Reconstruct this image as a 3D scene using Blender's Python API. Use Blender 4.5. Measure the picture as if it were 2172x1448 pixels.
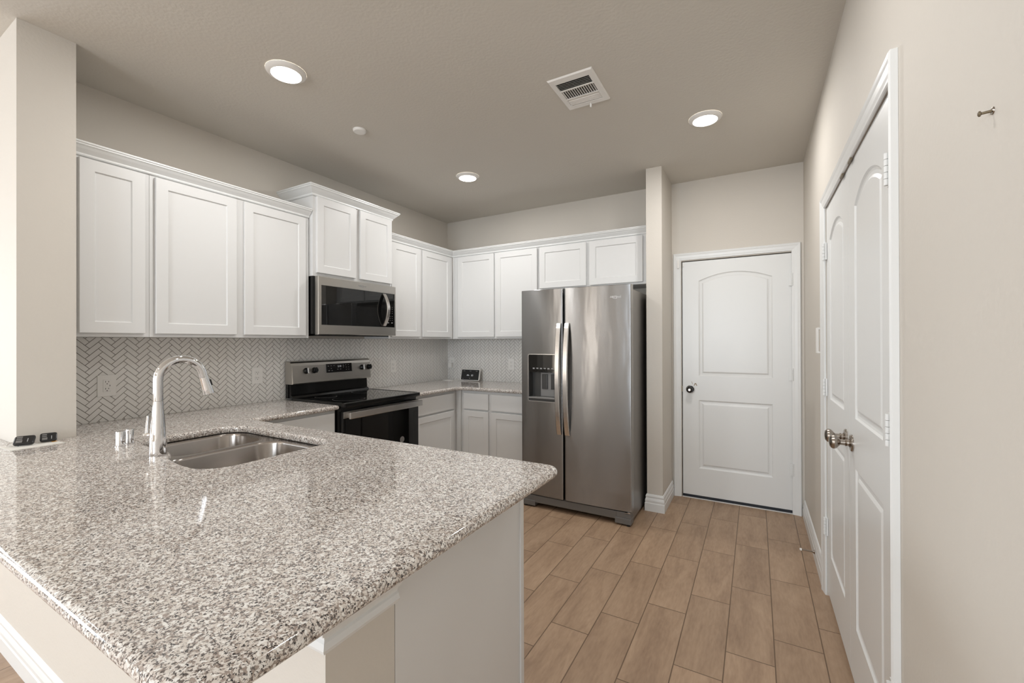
import bpy, bmesh, math, random
from mathutils import Vector, Matrix
random.seed(7)
for o in list(bpy.data.objects): bpy.data.objects.remove(o, do_unlink=True)
S = bpy.context.scene
C = S.collection
PI = math.pi

# ------------------------------------------------------------------ camera
CAM = Vector((3.1342, -4.0075, 1.3542)); F_PX = 912.45
yaw, pit, rol = 0.5153, 0.0026, -0.0030
F0 = Vector((-math.sin(yaw), math.cos(yaw), 0)); R0 = Vector((math.cos(yaw), math.sin(yaw), 0)); U0 = Vector((0, 0, 1))
Fv = F0*math.cos(pit) + U0*math.sin(pit); Uv = U0*math.cos(pit) - F0*math.sin(pit)
Rv = R0*math.cos(rol) + Uv*math.sin(rol); Uv = Uv*math.cos(rol) - R0*math.sin(rol)
cd = bpy.data.cameras.new('camera'); cam = bpy.data.objects.new('camera', cd); C.objects.link(cam)
cd.sensor_fit = 'HORIZONTAL'; cd.sensor_width = 36.0; cd.lens = 36.0*F_PX/2172.0
cd.shift_y = -(724-722.05)/2172.0; cd.clip_start = 0.02
m = Matrix((Rv, Uv, -Fv)).transposed().to_4x4(); m.translation = CAM
cam.matrix_world = m
S.camera = cam

# ------------------------------------------------------------------ world, outside light, exposure
w = bpy.data.worlds.new('World'); S.world = w; w.use_nodes = True
bg = w.node_tree.nodes['Background']; bg.inputs[0].default_value = (0.80, 0.90, 1.0, 1); bg.inputs[1].default_value = 1.2
S.view_settings.view_transform = 'Standard'; S.view_settings.look = 'None'
S.view_settings.gamma = 1.0; S.view_settings.use_curve_mapping = False
S.view_settings.exposure = 0.24

def area(name, loc, rot, sx, sy, energy, col, shape='RECTANGLE'):
    l = bpy.data.lights.new(name, 'AREA'); l.shape = shape; l.size = sx
    if shape == 'RECTANGLE': l.size_y = sy
    l.energy = energy; l.color = col
    o = bpy.data.objects.new(name, l); C.objects.link(o); o.location = loc; o.rotation_euler = rot
    return o
DAY = (0.84, 0.92, 1.0)
# light coming in through the openings of the living area behind the camera
area('day_and_streak_light', (2.2, -8.72, 1.45), (PI/2, 0, 0), 1.9, 1.7, 120, DAY)
for x_ in (-1.65, -.35): area('day_and_streak_light', (x_, -8.72, 1.3), (PI/2, 0, 0), .18, 1.95, 14, (1.0, .90, .80))  # added warm strips at unseen narrow openings, for streaks in the fridge doors
area('day_and_streak_light', (-4.22, -7.2, 1.45), (PI/2, 0, -PI/2), 1.9, 1.7, 95, DAY)
area('day_and_streak_light', (-4.22, -4.9, 1.45), (PI/2, 0, -PI/2), 1.5, 1.7, 75, DAY)

# ------------------------------------------------------------------ materials
def srgb(r, g, b):
    f = lambda c: (c/255/12.92) if c/255 <= 0.04045 else ((c/255+0.055)/1.055)**2.4
    return (f(r), f(g), f(b), 1)
def nt(mt):
    mt.use_nodes = True
    return mt.node_tree.nodes, mt.node_tree.links, mt.node_tree.nodes['Principled BSDF']
def node(ns, t, **kw):
    n = ns.new(t)
    for k, v in kw.items():
        if k.startswith('i_'): n.inputs[int(k[2:])].default_value = v
        else: setattr(n, k, v)
    return n
def mat(name, col, rough=0.5, metal=0.0, spec=0.5, emit=None, estr=0, bump=None, var=0.0, aniso=0, coat=0):
    mt = bpy.data.materials.new(name); ns, ln, b = nt(mt)
    b.inputs['Roughness'].default_value = rough; b.inputs['Metallic'].default_value = metal
    b.inputs['Specular IOR Level'].default_value = spec; b.inputs['Anisotropic'].default_value = aniso
    b.inputs['Coat Weight'].default_value = coat
    tc = node(ns, 'ShaderNodeTexCoord')
    n = node(ns, 'ShaderNodeTexNoise'); n.inputs['Scale'].default_value = 3.0
    ln.new(tc.outputs['Object'], n.inputs['Vector'])
    mx = node(ns, 'ShaderNodeMix', data_type='RGBA')
    mx.inputs[6].default_value = col
    mx.inputs[7].default_value = (col[0]*(1-var), col[1]*(1-var), col[2]*(1-var), 1)
    ln.new(n.outputs['Fac'], mx.inputs[0]); ln.new(mx.outputs[2], b.inputs['Base Color'])
    if aniso:
        tg = node(ns, 'ShaderNodeTangent', direction_type='RADIAL', axis='Z'); ln.new(tg.outputs[0], b.inputs['Tangent']); b.inputs['Anisotropic Rotation'].default_value = 0.25
    if emit: b.inputs['Emission Color'].default_value = emit; b.inputs['Emission Strength'].default_value = estr
    if bump:
        sc, st, stretch = bump
        n2 = node(ns, 'ShaderNodeTexNoise'); n2.inputs['Scale'].default_value = sc; n2.inputs['Detail'].default_value = 3
        mp = node(ns, 'ShaderNodeMapping'); mp.inputs['Scale'].default_value = stretch
        ln.new(tc.outputs['Object'], mp.inputs['Vector']); ln.new(mp.outputs[0], n2.inputs['Vector'])
        bp = node(ns, 'ShaderNodeBump'); bp.inputs['Strength'].default_value = st; bp.inputs['Distance'].default_value = 0.004
        ln.new(n2.outputs['Fac'], bp.inputs['Height']); ln.new(bp.outputs[0], b.inputs['Normal'])
    return mt
WALL = mat('wall_paint', srgb(211, 205, 196), 0.75, bump=(80, 0.16, (1, 1, 1)), var=0.02)
CEIL = mat('ceiling_paint', srgb(208, 203, 194), 0.8, bump=(70, 0.28, (1, 1, 1)), var=0.02)
WHITE = mat('cabinet_white', srgb(220, 220, 219), 0.38, bump=(30, 0.03, (1, 1, 1)))
TRIM = mat('trim_white', srgb(228, 229, 228), 0.32)
PLAS = mat('plastic_white', srgb(236, 234, 230), 0.35)
STEEL = mat('brushed_steel', (0.345, 0.345, 0.345, 1), 0.25, 1.0, aniso=1.0, bump=(4.5, 0.8, (1.0, 1.0, 0.22)))
STEEL2 = mat('appliance_steel', (0.50, 0.48, 0.45, 1), 0.30, 1.0, aniso=0.4)
SIDE = mat('grey_side_steel', (0.30, 0.29, 0.28, 1), 0.38, 0.9)
HSTEEL = mat('handle_steel', (0.72, 0.70, 0.68, 1), 0.25, 1.0)
SINK = mat('sink_steel', (0.40, 0.37, 0.345, 1), 0.22, 1.0, aniso=0.5)
CHROME = mat('chrome', (0.80, 0.80, 0.81, 1), 0.04, 1.0)
NICKEL = mat('satin_nickel', (0.38, 0.34, 0.30, 1), 0.22, 1.0)
BLACK = mat('black_enamel', (0.006, 0.006, 0.006, 1), 0.12)
GLASS = mat('black_glass', (0.004, 0.004, 0.004, 1), 0.03, spec=0.6)
DPLAS = mat('dark_plastic', (0.02, 0.02, 0.021, 1), 0.4)
GPLAS = mat('grey_plastic', (0.16, 0.155, 0.15, 1), 0.4)
LGREY = mat('light_grey_plastic', (0.24, 0.235, 0.23, 1), 0.3)
PRINT = mat('white_print', (0.75, 0.75, 0.75, 1), 0.5)
PRINTG = mat('grey_print', (0.30, 0.30, 0.30, 1), 0.5)
NICHE = mat('niche_plastic', (0.045, 0.045, 0.044, 1), 0.35)
SCREEN = mat('hub_screen', (0.02, 0.021, 0.022, 1), 0.12)
LIT = mat('lit_digits', (0.4, 0.4, 0.4, 1), 0.5, emit=(0.9, 0.95, 1, 1), estr=0.15)
LENS = mat('lamp_lens', (0.9, 0.9, 0.9, 1), 0.5, emit=(1.0, 0.93, 0.83, 1), estr=9.0)
RUBBER = mat('rubber_sweep', (0.008, 0.012, 0.02, 1), 0.4)
DARK = mat('flat_dark', (0.01, 0.01, 0.01, 1), 0.9)  # near-black colour in place of shade, for the duct and outlet slots
FOBM = mat('fob_black', (0.012, 0.012, 0.013, 1), 0.3)
PAPER = mat('paper', srgb(226, 224, 218), 0.7)
ORANGE = mat('orange_print', srgb(224, 160, 60), 0.6)
BRASSY = mat('anchor_metal', srgb(120, 108, 88), 0.4, 0.6)
WOOD = mat('chipped_wood', srgb(178, 158, 132), 0.7, var=0.4)
TILE = mat('tile_glaze', srgb(234, 232, 228), 0.22)
GROUT = mat('tile_grout', srgb(134, 127, 121), 0.85)

def granite():
    mt = bpy.data.materials.new('granite'); ns, ln, b = nt(mt)
    tc = node(ns, 'ShaderNodeTexCoord')
    def noise(scale, detail=2.0, rough=0.5, off=(0, 0, 0), dist=0.0):
        mp = node(ns, 'ShaderNodeMapping'); mp.inputs['Location'].default_value = off
        ln.new(tc.outputs['Object'], mp.inputs['Vector'])
        n = node(ns, 'ShaderNodeTexNoise'); n.inputs['Scale'].default_value = scale; n.inputs['Detail'].default_value = detail
        n.inputs['Roughness'].default_value = rough; n.inputs['Distortion'].default_value = dist
        ln.new(mp.outputs[0], n.inputs['Vector']); return n.outputs['Fac']
    def step(fac, a, bb):
        r = node(ns, 'ShaderNodeMapRange'); r.inputs[1].default_value = a; r.inputs[2].default_value = bb
        ln.new(fac, r.inputs[0]); return r.outputs[0]
    def mix(f, c1, c2):
        m_ = node(ns, 'ShaderNodeMix', data_type='RGBA')
        ln.new(f, m_.inputs[0])
        for s, c in ((6, c1), (7, c2)):
            if isinstance(c, tuple): m_.inputs[s].default_value = c
            else: ln.new(c, m_.inputs[s])
        return m_.outputs[2]
    base = mix(step(noise(48, 2), 0.4, 0.6), srgb(230, 226, 221), srgb(213, 205, 197))
    taupe = mix(step(noise(150, 2, 0.6, (3, 1, 0), 0.6), 0.51, 0.57), base, srgb(162, 149, 140))
    grey = mix(step(noise(200, 2, 0.55, (7, 5, 1), 0.5), 0.56, 0.60), taupe, srgb(108, 100, 96))
    blk = mix(step(noise(240, 2, 0.6, (11, 2, 4), 0.6), 0.59, 0.62), grey, srgb(42, 40, 41))
    wht = mix(step(noise(120, 1, 0.5, (1, 9, 6)), 0.62, 0.66), blk, srgb(238, 236, 232))
    ln.new(wht, b.inputs['Base Color']); b.inputs['Roughness'].default_value = 0.07
    b.inputs['Specular IOR Level'].default_value = 0.6
    return mt
GRANITE = granite()

def floor_mat():
    mt = bpy.data.materials.new('floor_plank_tile'); ns, ln, b = nt(mt)
    tc = node(ns, 'ShaderNodeTexCoord'); sp = node(ns, 'ShaderNodeSeparateXYZ'); ln.new(tc.outputs['Object'], sp.inputs[0])
    def M(op, a, bb=None, c=None):
        n = node(ns, 'ShaderNodeMath', operation=op)
        for i, v in enumerate((a, bb, c)):
            if v is None: continue
            if isinstance(v, (int, float)): n.inputs[i].default_value = v
            else: ln.new(v, n.inputs[i])
        return n.outputs[0]
    W, L = 0.1862, 0.572
    u = M('DIVIDE', M('SUBTRACT', sp.outputs[0], 2.642), W)
    col = M('FLOOR', u); fu = M('SUBTRACT', u, col)
    v = M('DIVIDE', M('SUBTRACT', M('SUBTRACT', sp.outputs[1], -1.722), M('MULTIPLY', col, L/3)), L)
    row = M('FLOOR', v); fv = M('SUBTRACT', v, row)
    du = M('MULTIPLY', M('MINIMUM', fu, M('SUBTRACT', 1.0, fu)), W)
    dv = M('MULTIPLY', M('MINIMUM', fv, M('SUBTRACT', 1.0, fv)), L)
    d = M('MINIMUM', du, dv)
    g = node(ns, 'ShaderNodeMapRange'); g.inputs[1].default_value = 0.0018; g.inputs[2].default_value = 0.0026; ln.new(d, g.inputs[0])
    cb = node(ns, 'ShaderNodeCombineXYZ'); ln.new(col, cb.inputs[0]); ln.new(row, cb.inputs[1])
    wn = node(ns, 'ShaderNodeTexWhiteNoise'); ln.new(cb.outputs[0], wn.inputs['Vector'])
    # wood figure: coordinates stretched along the plank, shifted per plank
    cv = node(ns, 'ShaderNodeCombineXYZ')
    ln.new(M('ADD', M('MULTIPLY', sp.outputs[0], 7.0), M('MULTIPLY', wn.outputs['Value'], 31.0)), cv.inputs[0])
    ln.new(M('ADD', M('MULTIPLY', sp.outputs[1], 1.3), M('MULTIPLY', wn.outputs['Value'], 17.0)), cv.inputs[1])
    n1 = node(ns, 'ShaderNodeTexNoise'); n1.inputs['Scale'].default_value = 1.6; n1.inputs['Detail'].default_value = 6; n1.inputs['Roughness'].default_value = 0.6
    n1.inputs['Distortion'].default_value = 0.8; ln.new(cv.outputs[0], n1.inputs['Vector'])
    n2 = node(ns, 'ShaderNodeTexNoise'); n2.inputs['Scale'].default_value = 14; n2.inputs['Detail'].default_value = 4; ln.new(cv.outputs[0], n2.inputs['Vector'])
    mixf = M('ADD', M('MULTIPLY', n1.outputs['Fac'], 0.7), M('MULTIPLY', n2.outputs['Fac'], 0.3))
    cr = node(ns, 'ShaderNodeValToRGB'); e = cr.color_ramp.elements
    e[0].position = 0.30; e[0].color = srgb(140, 114, 92)
    e[1].position = 0.70; e[1].color = srgb(182, 155, 129)
    x = e.new(0.5); x.color = srgb(165, 138, 113)
    ln.new(mixf, cr.inputs[0])
    hs = node(ns, 'ShaderNodeHueSaturation'); ln.new(cr.outputs[0], hs.inputs['Color'])
    ln.new(M('ADD', 0.93, M('MULTIPLY', wn.outputs['Value'], 0.14)), hs.inputs['Value'])
    mx = node(ns, 'ShaderNodeMix', data_type='RGBA'); mx.inputs[6].default_value = srgb(104, 82, 62)
    ln.new(g.outputs[0], mx.inputs[0]); ln.new(hs.outputs[0], mx.inputs[7]); ln.new(mx.outputs[2], b.inputs['Base Color'])
    b.inputs['Roughness'].default_value = 0.45
    bp = node(ns, 'ShaderNodeBump'); bp.inputs['Strength'].default_value = 0.5; bp.inputs['Distance'].default_value = 0.001
    ln.new(g.outputs[0], bp.inputs['Height']); ln.new(bp.outputs[0], b.inputs['Normal'])
    return mt
FLOOR = floor_mat()

# ------------------------------------------------------------------ mesh helpers
ID = lambda x, y, z: Vector((x, y, z))
FL = lambda u, v, d: Vector((d, u, v))            # on the left wall: u = y, v = z, d = out of the wall
FB = lambda u, v, d: Vector((u, -d, v))           # on the back wall: u = x, v = z
XR = 3.461
FR = lambda u, v, d: Vector((XR-d, u, v))         # on the right wall: u = y, v = z
H = 2.74

def box(bm, a, b, M=ID, bev=0.0, mi=0, seg=2):
    x0, y0, z0 = [min(p, q) for p, q in zip(a, b)]; x1, y1, z1 = [max(p, q) for p, q in zip(a, b)]
    t = bmesh.new()
    vs = [t.verts.new(M(x, y, z)) for x in (x0, x1) for y in (y0, y1) for z in (z0, z1)]
    for f in ((0, 1, 3, 2), (4, 6, 7, 5), (0, 4, 5, 1), (2, 3, 7, 6), (0, 2, 6, 4), (1, 5, 7, 3)):
        t.faces.new([vs[i] for i in f])
    bmesh.ops.recalc_face_normals(t, faces=t.faces)
    if bev: bmesh.ops.bevel(t, geom=list(t.edges), offset=bev, segments=seg, affect='EDGES', profile=0.6)
    merge(bm, t, mi)
def merge(bm, t, mi=0):
    mp = {}
    for v in t.verts: mp[v] = bm.verts.new(v.co)
    for f in t.faces:
        try: nf = bm.faces.new([mp[v] for v in f.verts]); nf.material_index = mi; nf.smooth = f.smooth
        except ValueError: pass
    t.free()
def loft(bm, rings, cap0=True, cap1=True, closed=True, mi=0, smooth=False):
    R = [[bm.verts.new(p) for p in r] for r in rings]
    n = len(R[0])
    for a, b in zip(R, R[1:]):
        for i in range(n if closed else n-1):
            j = (i+1) % n
            try: f = bm.faces.new((a[i], a[j], b[j], b[i])); f.material_index = mi; f.smooth = smooth
            except ValueError: pass
    if cap0: f = bm.faces.new(R[0][::-1]); f.material_index = mi
    if cap1: f = bm.faces.new(R[-1]); f.material_index = mi
    return R
def lathe(bm, prof, c, ax=(0, 0, 1), n=32, mi=0, smooth=True, cap0=True, cap1=True):
    ax = Vector(ax).normalized(); a = ax.orthogonal().normalized(); b = ax.cross(a); c = Vector(c)
    rings = []
    for r, h in prof:
        r = max(r, 1e-5)
        rings.append([c + ax*h + (a*math.cos(2*PI*i/n) + b*math.sin(2*PI*i/n))*r for i in range(n)])
    loft(bm, rings, cap0, cap1, mi=mi, smooth=smooth)
def tube(bm, pts, rad, n=12, mi=0, cap=True, flat=None):
    pts = [Vector(p) for p in pts]; rings = []; up = None
    for i, p in enumerate(pts):
        t = (pts[min(i+1, len(pts)-1)] - pts[max(i-1, 0)]).normalized()
        if up is None: up = t.orthogonal().normalized()
        up = (up - t*up.dot(t)).normalized(); s = t.cross(up)
        r = rad[i] if isinstance(rad, (list, tuple)) else rad
        rings.append([p + (up*math.cos(2*PI*k/n) + s*math.sin(2*PI*k/n))*r for k in range(n)])
    loft(bm, rings, cap, cap, smooth=True, mi=mi)
def offset_path(path, o, closed):
    n = len(path); out = []
    for i, p in enumerate(path):
        p = Vector(p)
        def nrm(a, b):
            d = (Vector(b)-Vector(a)); d.normalize(); return Vector((d.y, -d.x))
        if closed or 0 < i < n-1:
            n1 = nrm(path[i-1], path[i]); n2 = nrm(path[i], path[(i+1) % n])
        elif i == 0: n1 = n2 = nrm(path[0], path[1])
        else: n1 = n2 = nrm(path[-2], path[-1])
        b = (n1+n2); k = 1+n1.dot(n2)
        out.append(p + b*(o/max(k, 0.05)))
    return out
def sweep(bm, path, prof, M=ID, closed=False, mi=0, capends=True, smooth=False):
    """path: 2-D points; prof: (offset to the right of travel, height) -> M(px, py, height)"""
    rings = []
    offs = [offset_path(path, o, closed) for o, h in prof]
    n = len(path)
    for i in range(n):
        rings.append([M(offs[k][i].x, offs[k][i].y, prof[k][1]) for k in range(len(prof))])
    if closed: rings.append(rings[0])
    R = [[bm.verts.new(p) for p in r] for r in (rings[:-1] if closed else rings)]
    if closed: R.append(R[0])
    k = len(prof)
    for a, b in zip(R, R[1:]):
        for i in range(k if capends is not None else k-1):
            j = (i+1) % k
            f = bm.faces.new((a[i], a[j], b[j], b[i])); f.material_index = mi; f.smooth = smooth
    if not closed and capends:
        bm.faces.new(R[0][::-1]); bm.faces.new(R[-1])
def offset_var(path, offs):
    n = len(path); out = []
    def nrm(a, b):
        d = (Vector(b)-Vector(a)); d.normalize(); return Vector((d.y, -d.x))
    for i in range(n):
        n1 = nrm(path[i-1], path[i]); n2 = nrm(path[i], path[(i+1) % n]); o1, o2 = offs[i-1], offs[i]
        det = n1.x*n2.y-n1.y*n2.x; p = Vector(path[i])
        if abs(det) < .02: out.append(p + (n1+n2).normalized()*((o1+o2)/2))
        else: out.append(p + Vector(((o1*n2.y-o2*n1.y)/det, (n1.x*o2-n2.x*o1)/det)))
    return out
def fill(bm, loops, M=ID, h=0.0, mi=0):
    """flat face with holes; loops are lists of 2-D points; returns the vertex loops"""
    vl, es = [], []
    for lp in loops:
        vs = [bm.verts.new(M(p[0], p[1], h)) for p in lp]; vl.append(vs)
        for i in range(len(vs)): es.append(bm.edges.new((vs[i], vs[(i+1) % len(vs)])))
    r = bmesh.ops.triangle_fill(bm, use_beauty=True, use_dissolve=False, edges=es)
    for g in r['geom']:
        if isinstance(g, bmesh.types.BMFace): g.material_index = mi
    return vl
def rrect(x0, y0, x1, y1, r, n=6):
    out = []
    for cx, cy, a in ((x1-r, y1-r, 0), (x0+r, y1-r, PI/2), (x0+r, y0+r, PI), (x1-r, y0+r, 1.5*PI)):
        for i in range(n+1):
            t = a + PI/2*i/n; out.append((cx+r*math.cos(t), cy+r*math.sin(t)))
    return out
def build(name, bm, mats, parent=None, weld=False, smooth_angle=None):
    if weld: bmesh.ops.remove_doubles(bm, verts=bm.verts, dist=1e-5)
    bmesh.ops.recalc_face_normals(bm, faces=bm.faces)
    for e in bm.edges:
        if len(e.link_faces) == 2 and e.calc_face_angle(0) > 0.6: e.smooth = False
    me = bpy.data.meshes.new(name); bm.to_mesh(me); bm.free()
    for m_ in (mats if isinstance(mats, (list, tuple)) else [mats]): me.materials.append(m_)
    o = bpy.data.objects.new(name, me); C.objects.link(o)
    if parent is not None:
        o.parent = parent
        q = parent; off = Vector((0, 0, 0))
        while q is not None: off += q.location; q = q.parent
        o.location = -off
    return o
def thing(name, label, cat, loc, group=None):
    o = bpy.data.objects.new(name, None); C.objects.link(o); o.location = loc; o.empty_display_size = 0.1
    o['label'] = label; o['category'] = cat
    if group: o['group'] = group
    return o
def tag(o, label, cat, group=None):
    o['label'] = label; o['category'] = cat
    if group: o['group'] = group
    return o
def struct(name, bm, mats, label=None, weld=False):
    o = build(name, bm, mats, weld=weld); o['kind'] = 'structure'
    if label: o['label'] = label
    return o
def part(name, fn, mats, parent, label=None, weld=False):
    bm = bmesh.new(); fn(bm); o = build(name, bm, mats, parent, weld)
    if label: o['label'] = label
    return o
def text(name, s, size, origin, ux, uy, mt, parent, ext=0.0004, align='CENTER', shear=0.0, squeeze=1.0):
    cu = bpy.data.curves.new(name, 'FONT'); cu.body = s; cu.size = size; cu.extrude = ext
    cu.align_x = align; cu.align_y = 'CENTER'; cu.shear = shear; cu.offset = 0.0
    tmp = bpy.data.objects.new(name, cu); C.objects.link(tmp)
    bpy.context.view_layer.update()
    me = bpy.data.meshes.new_from_object(tmp.evaluated_get(bpy.context.evaluated_depsgraph_get()))
    bpy.data.objects.remove(tmp, do_unlink=True)
    ux = Vector(ux).normalized(); uy = Vector(uy).normalized(); uz = ux.cross(uy); o3 = Vector(origin)
    for v in me.vertices: v.co = o3 + ux*v.co.x*squeeze + uy*v.co.y + uz*v.co.z
    me.materials.clear(); me.materials.append(mt)
    o = bpy.data.objects.new(name, me); C.objects.link(o); o.parent = parent
    q = parent; off = Vector((0, 0, 0))
    while q is not None: off += q.location; q = q.parent
    o.location = -off
    return o

# ------------------------------------------------------------------ the room
Y1, X0L = -8.6, -4.1       # far end of the living area, its left wall
bm = bmesh.new(); box(bm, (X0L-.12, Y1-.12, -0.1), (XR+.14, 0.14, 0)); struct('floor', bm, FLOOR, 'wood-look plank tile floor laid in a stepped pattern')
bm = bmesh.new(); box(bm, (X0L-.12, Y1-.12, H), (XR+.14, 0.14, H+.1)); struct('ceiling', bm, CEIL, 'textured beige ceiling')
bm = bmesh.new(); box(bm, (-.12, -3.27, 0), (0, 0, H)); struct('wall_left', bm, WALL, 'beige wall above and behind the long cabinet run')
DX0, DX1, DZ = 2.570, 3.392, 2.052
bm = bmesh.new()
box(bm, (-.12, 0, 0), (DX0, .06, H)); box(bm, (DX1, 0, 0), (XR+.14, .06, H)); box(bm, (DX0, 0, DZ), (DX1, .06, H)); box(bm, (-.12, .06, 0), (XR+.14, .13, H))
struct('wall_back', bm, WALL, 'beige back wall behind fridge and entry door')
CY0, CY1, CZ = -2.464, -1.186, 2.062
bm = bmesh.new()
box(bm, (XR, Y1, 0), (XR+.06, CY0, H)); box(bm, (XR, CY1, 0), (XR+.06, 0, H)); box(bm, (XR, CY0, CZ), (XR+.06, CY1, H)); box(bm, (XR+.06, Y1, 0), (XR+.14, 0, H))
struct('wall_right', bm, WALL, 'beige textured wall holding the double closet doors')
bm = bmesh.new(); box(bm, (X0L, -3.455, 0), (.402, -3.27, H)); struct('wall_front', bm, WALL, 'full-height beige wall end beside the countertop')
bm = bmesh.new(); box(bm, (.402, -3.455, 0), (2.40, -3.27, 0.889)); struct('wall_peninsula', bm, WALL, 'beige half wall carrying the granite bar overhang')
bm = bmesh.new(); box(bm, (2.371, -.466, 0), (2.492, 0, H)); struct('wall_fridge', bm, WALL, 'narrow beige wall end between fridge and entry door')
# living area walls with window openings (behind the camera)
def wall_with_holes(name, a, b, holes, M):
    bm = bmesh.new(); us = sorted({a[0], b[0]} | {h[0] for h in holes} | {h[1] for h in holes})
    for u0, u1 in zip(us, us[1:]):
        hs = [h for h in holes if h[0] <= u0+1e-6 and h[1] >= u1-1e-6]
        if hs:
            h = hs[0]
            if h[2] > 0: box(bm, (u0, 0, 0), (u1, h[2], .12), M)
            box(bm, (u0, h[3], 0), (u1, H, .12), M)
        else: box(bm, (u0, 0, 0), (u1, H, .12), M)
    struct(name, bm, WALL)
backh = [(-1.75, -1.55, .3, 2.3), (-.45, -.25, .3, 2.3), (1.2, 3.2, .6, 2.3)]  # first two narrow openings are added, to reflect as streaks in the fridge
sideh = [(-8.2, -6.2, .6, 2.3), (-5.7, -4.1, .6, 2.3)]
wall_with_holes('wall_rear', (X0L, 0), (XR, 0), backh, lambda u, v, d: Vector((u, Y1-d, v)))
wall_with_holes('wall_side', (Y1, 0), (-3.455, 0), sideh, lambda u, v, d: Vector((X0L-d, u, v)))
def window(n, u0, u1, v0, v1, M):
    bm = bmesh.new(); w_ = .05
    for a, b in (((u0, v0), (u0+w_, v1)), ((u1-w_, v0), (u1, v1)), ((u0, v0), (u1, v0+w_)), ((u0, v1-w_), (u1, v1)),
                 ((u0, (v0+v1)/2-.02), (u1, (v0+v1)/2+.02)), (((u0+u1)/2-.025, v0), ((u0+u1)/2+.025, v1))):
        if b[0]-a[0] < .06 and u1-u0 < .3 and b[1]-a[1] > 1: continue
        box(bm, (a[0], a[1], .03), (b[0], b[1], .08), M)
    struct('window_%d' % n, bm, TRIM)
for i, h in enumerate(backh): window(i+1, *h, lambda u, v, d: Vector((u, Y1-d, v)))  # includes frames for the two added narrow openings
for i, h in enumerate(sideh): window(i+4, *h, lambda u, v, d: Vector((X0L-d, u, v)))

# baseboards (profile: offset from the wall, height)
BASE = [(0.0, 0), (.016, 0), (.016, .062), (.013, .068), (.014, .085), (.011, .096), (.008, .104), (.010, .118), (.005, .130), (0.0, .133)]
bm = bmesh.new(); sweep(bm, [(2.371, -.001), (2.371, -.466), (2.492, -.466), (2.492, -.022)], [(o, h) for o, h in BASE]); 
struct('baseboard_fridge', bm, TRIM, 'white moulded baseboard around the narrow wall end')
bm = bmesh.new(); sweep(bm, [(XR, -.022), (XR, -1.126)], BASE); struct('baseboard_right', bm, TRIM, 'white baseboard between entry door and closet')
bm = bmesh.new(); sweep(bm, [(XR, -2.534), (XR, Y1)], BASE); struct('baseboard_near', bm, TRIM)
bm = bmesh.new(); sweep(bm, [(2.40, -3.274), (2.40, -3.455), (X0L, -3.455)], [(-o, h) for o, h in BASE][::-1]); struct('baseboard_peninsula', bm, TRIM, 'white baseboard along the foot of the half wall')
CAP = [(0.0, .752), (.013, .755), (.017, .764), (.013, .775), (.009, .779), (.012, .788), (.022, .796), (.028, .812), (.028, .872), (.024, .8885), (0.0, .8885)]
bm = bmesh.new(); sweep(bm, [(2.40, -3.27), (2.40, -3.455), (.402, -3.455)], [(-o, h) for o, h in CAP][::-1]); struct('trim_1', bm, TRIM, 'white cap moulding under the granite overhang')

# ------------------------------------------------------------------ crown mouldings
CR = [(0.0, 0.0), (.006, 0.0), (.010, .006), (.010, .014), (.018, .022), (.030, .034), (.040, .046), (.048, .052), (.048, .058), (.054, .062), (.054, .070), (0.0, .070)]
def crown(label, path, z, scale=1.0):
    bm = bmesh.new(); sweep(bm, path, [(o*scale, z+h*scale) for o, h in CR])
    tag(build('crown_molding', bm, TRIM), label, 'molding')
# path travels so that "right of travel" points away from the cabinet
crown('long white crown molding on the left three-door cabinet run', [(.312, -2.016), (.312, -3.268)][::-1], 2.256, 0.86)
crown('raised white crown molding wrapping the cabinet above the microwave', [(.001, -2.012), (.352, -2.012), (.352, -1.240), (.001, -1.240)], 2.418, 1.0)
crown('white crown molding turning the corner towards the fridge', [(.312, -1.238), (.312, -.312), (2.369, -.312)], 2.256, 0.86)

# ------------------------------------------------------------------ cabinets
def shaker(bm, u0, u1, v0, v1, d, M, rail=.055, t=.020):
    def ring(i, dd): return [M(u0+i, v0+i, dd), M(u1-i, v0+i, dd), M(u1-i, v1-i, dd), M(u0+i, v1-i, dd)]
    loft(bm, [ring(0, d), ring(0, d+t-.002), ring(.002, d+t), ring(rail, d+t), ring(rail+.004, d+t-.007), ring(rail+.006, d+t-.0075)])
def slab(bm, u0, u1, v0, v1, d, M, t=.020):
    box(bm, (u0, v0, d), (u1, v1, d+t), M, bev=.002)
def cabinet(label, u0, u1, v0, v1, depth, M, doors, drawers=(), toe=0, group=None, dep0=.003):
    base = M((u0+u1)/2, v0 if v0 > .5 else 0, depth/2)
    t = thing('wall_cabinet' if v0 > 1 else 'base_cabinet', label, 'cabinet', base, group)
    def body(bm):
        box(bm, (u0+.0005, v0+toe, dep0), (u1-.0005, v1, depth), M, bev=.001)
        if toe: box(bm, (u0+.0005, 0.001, dep0), (u1-.0005, toe, depth-.07), M)
    part('body', body, WHITE, t)
    for q in doors: part('door', lambda bm: shaker(bm, *q, depth+.001, M), WHITE, t)
    for q in drawers: part('drawer', lambda bm: slab(bm, *q, depth+.001, M), WHITE, t)
    return t
UB, UT = 1.385, 2.262
DB, DT = 1.403, 2.246
cabinet('narrow white single-door wall cabinet beside the wall end', -3.268, -2.961, UB, UT, .310, FL, [(-3.240, -2.984, DB, DT)])
cabinet('wide white two-door wall cabinet left of the microwave', -2.961, -2.017, UB, UT, .310, FL, [(-2.938, -2.523, DB, DT), (-2.477, -2.050, DB, DT)])
cabinet('raised white two-door cabinet directly above the microwave', -2.012, -1.240, 1.836, 2.425, .350, FL, [(-1.988, -1.640, 1.861, 2.415), (-1.598, -1.252, 1.861, 2.415)])
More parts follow.
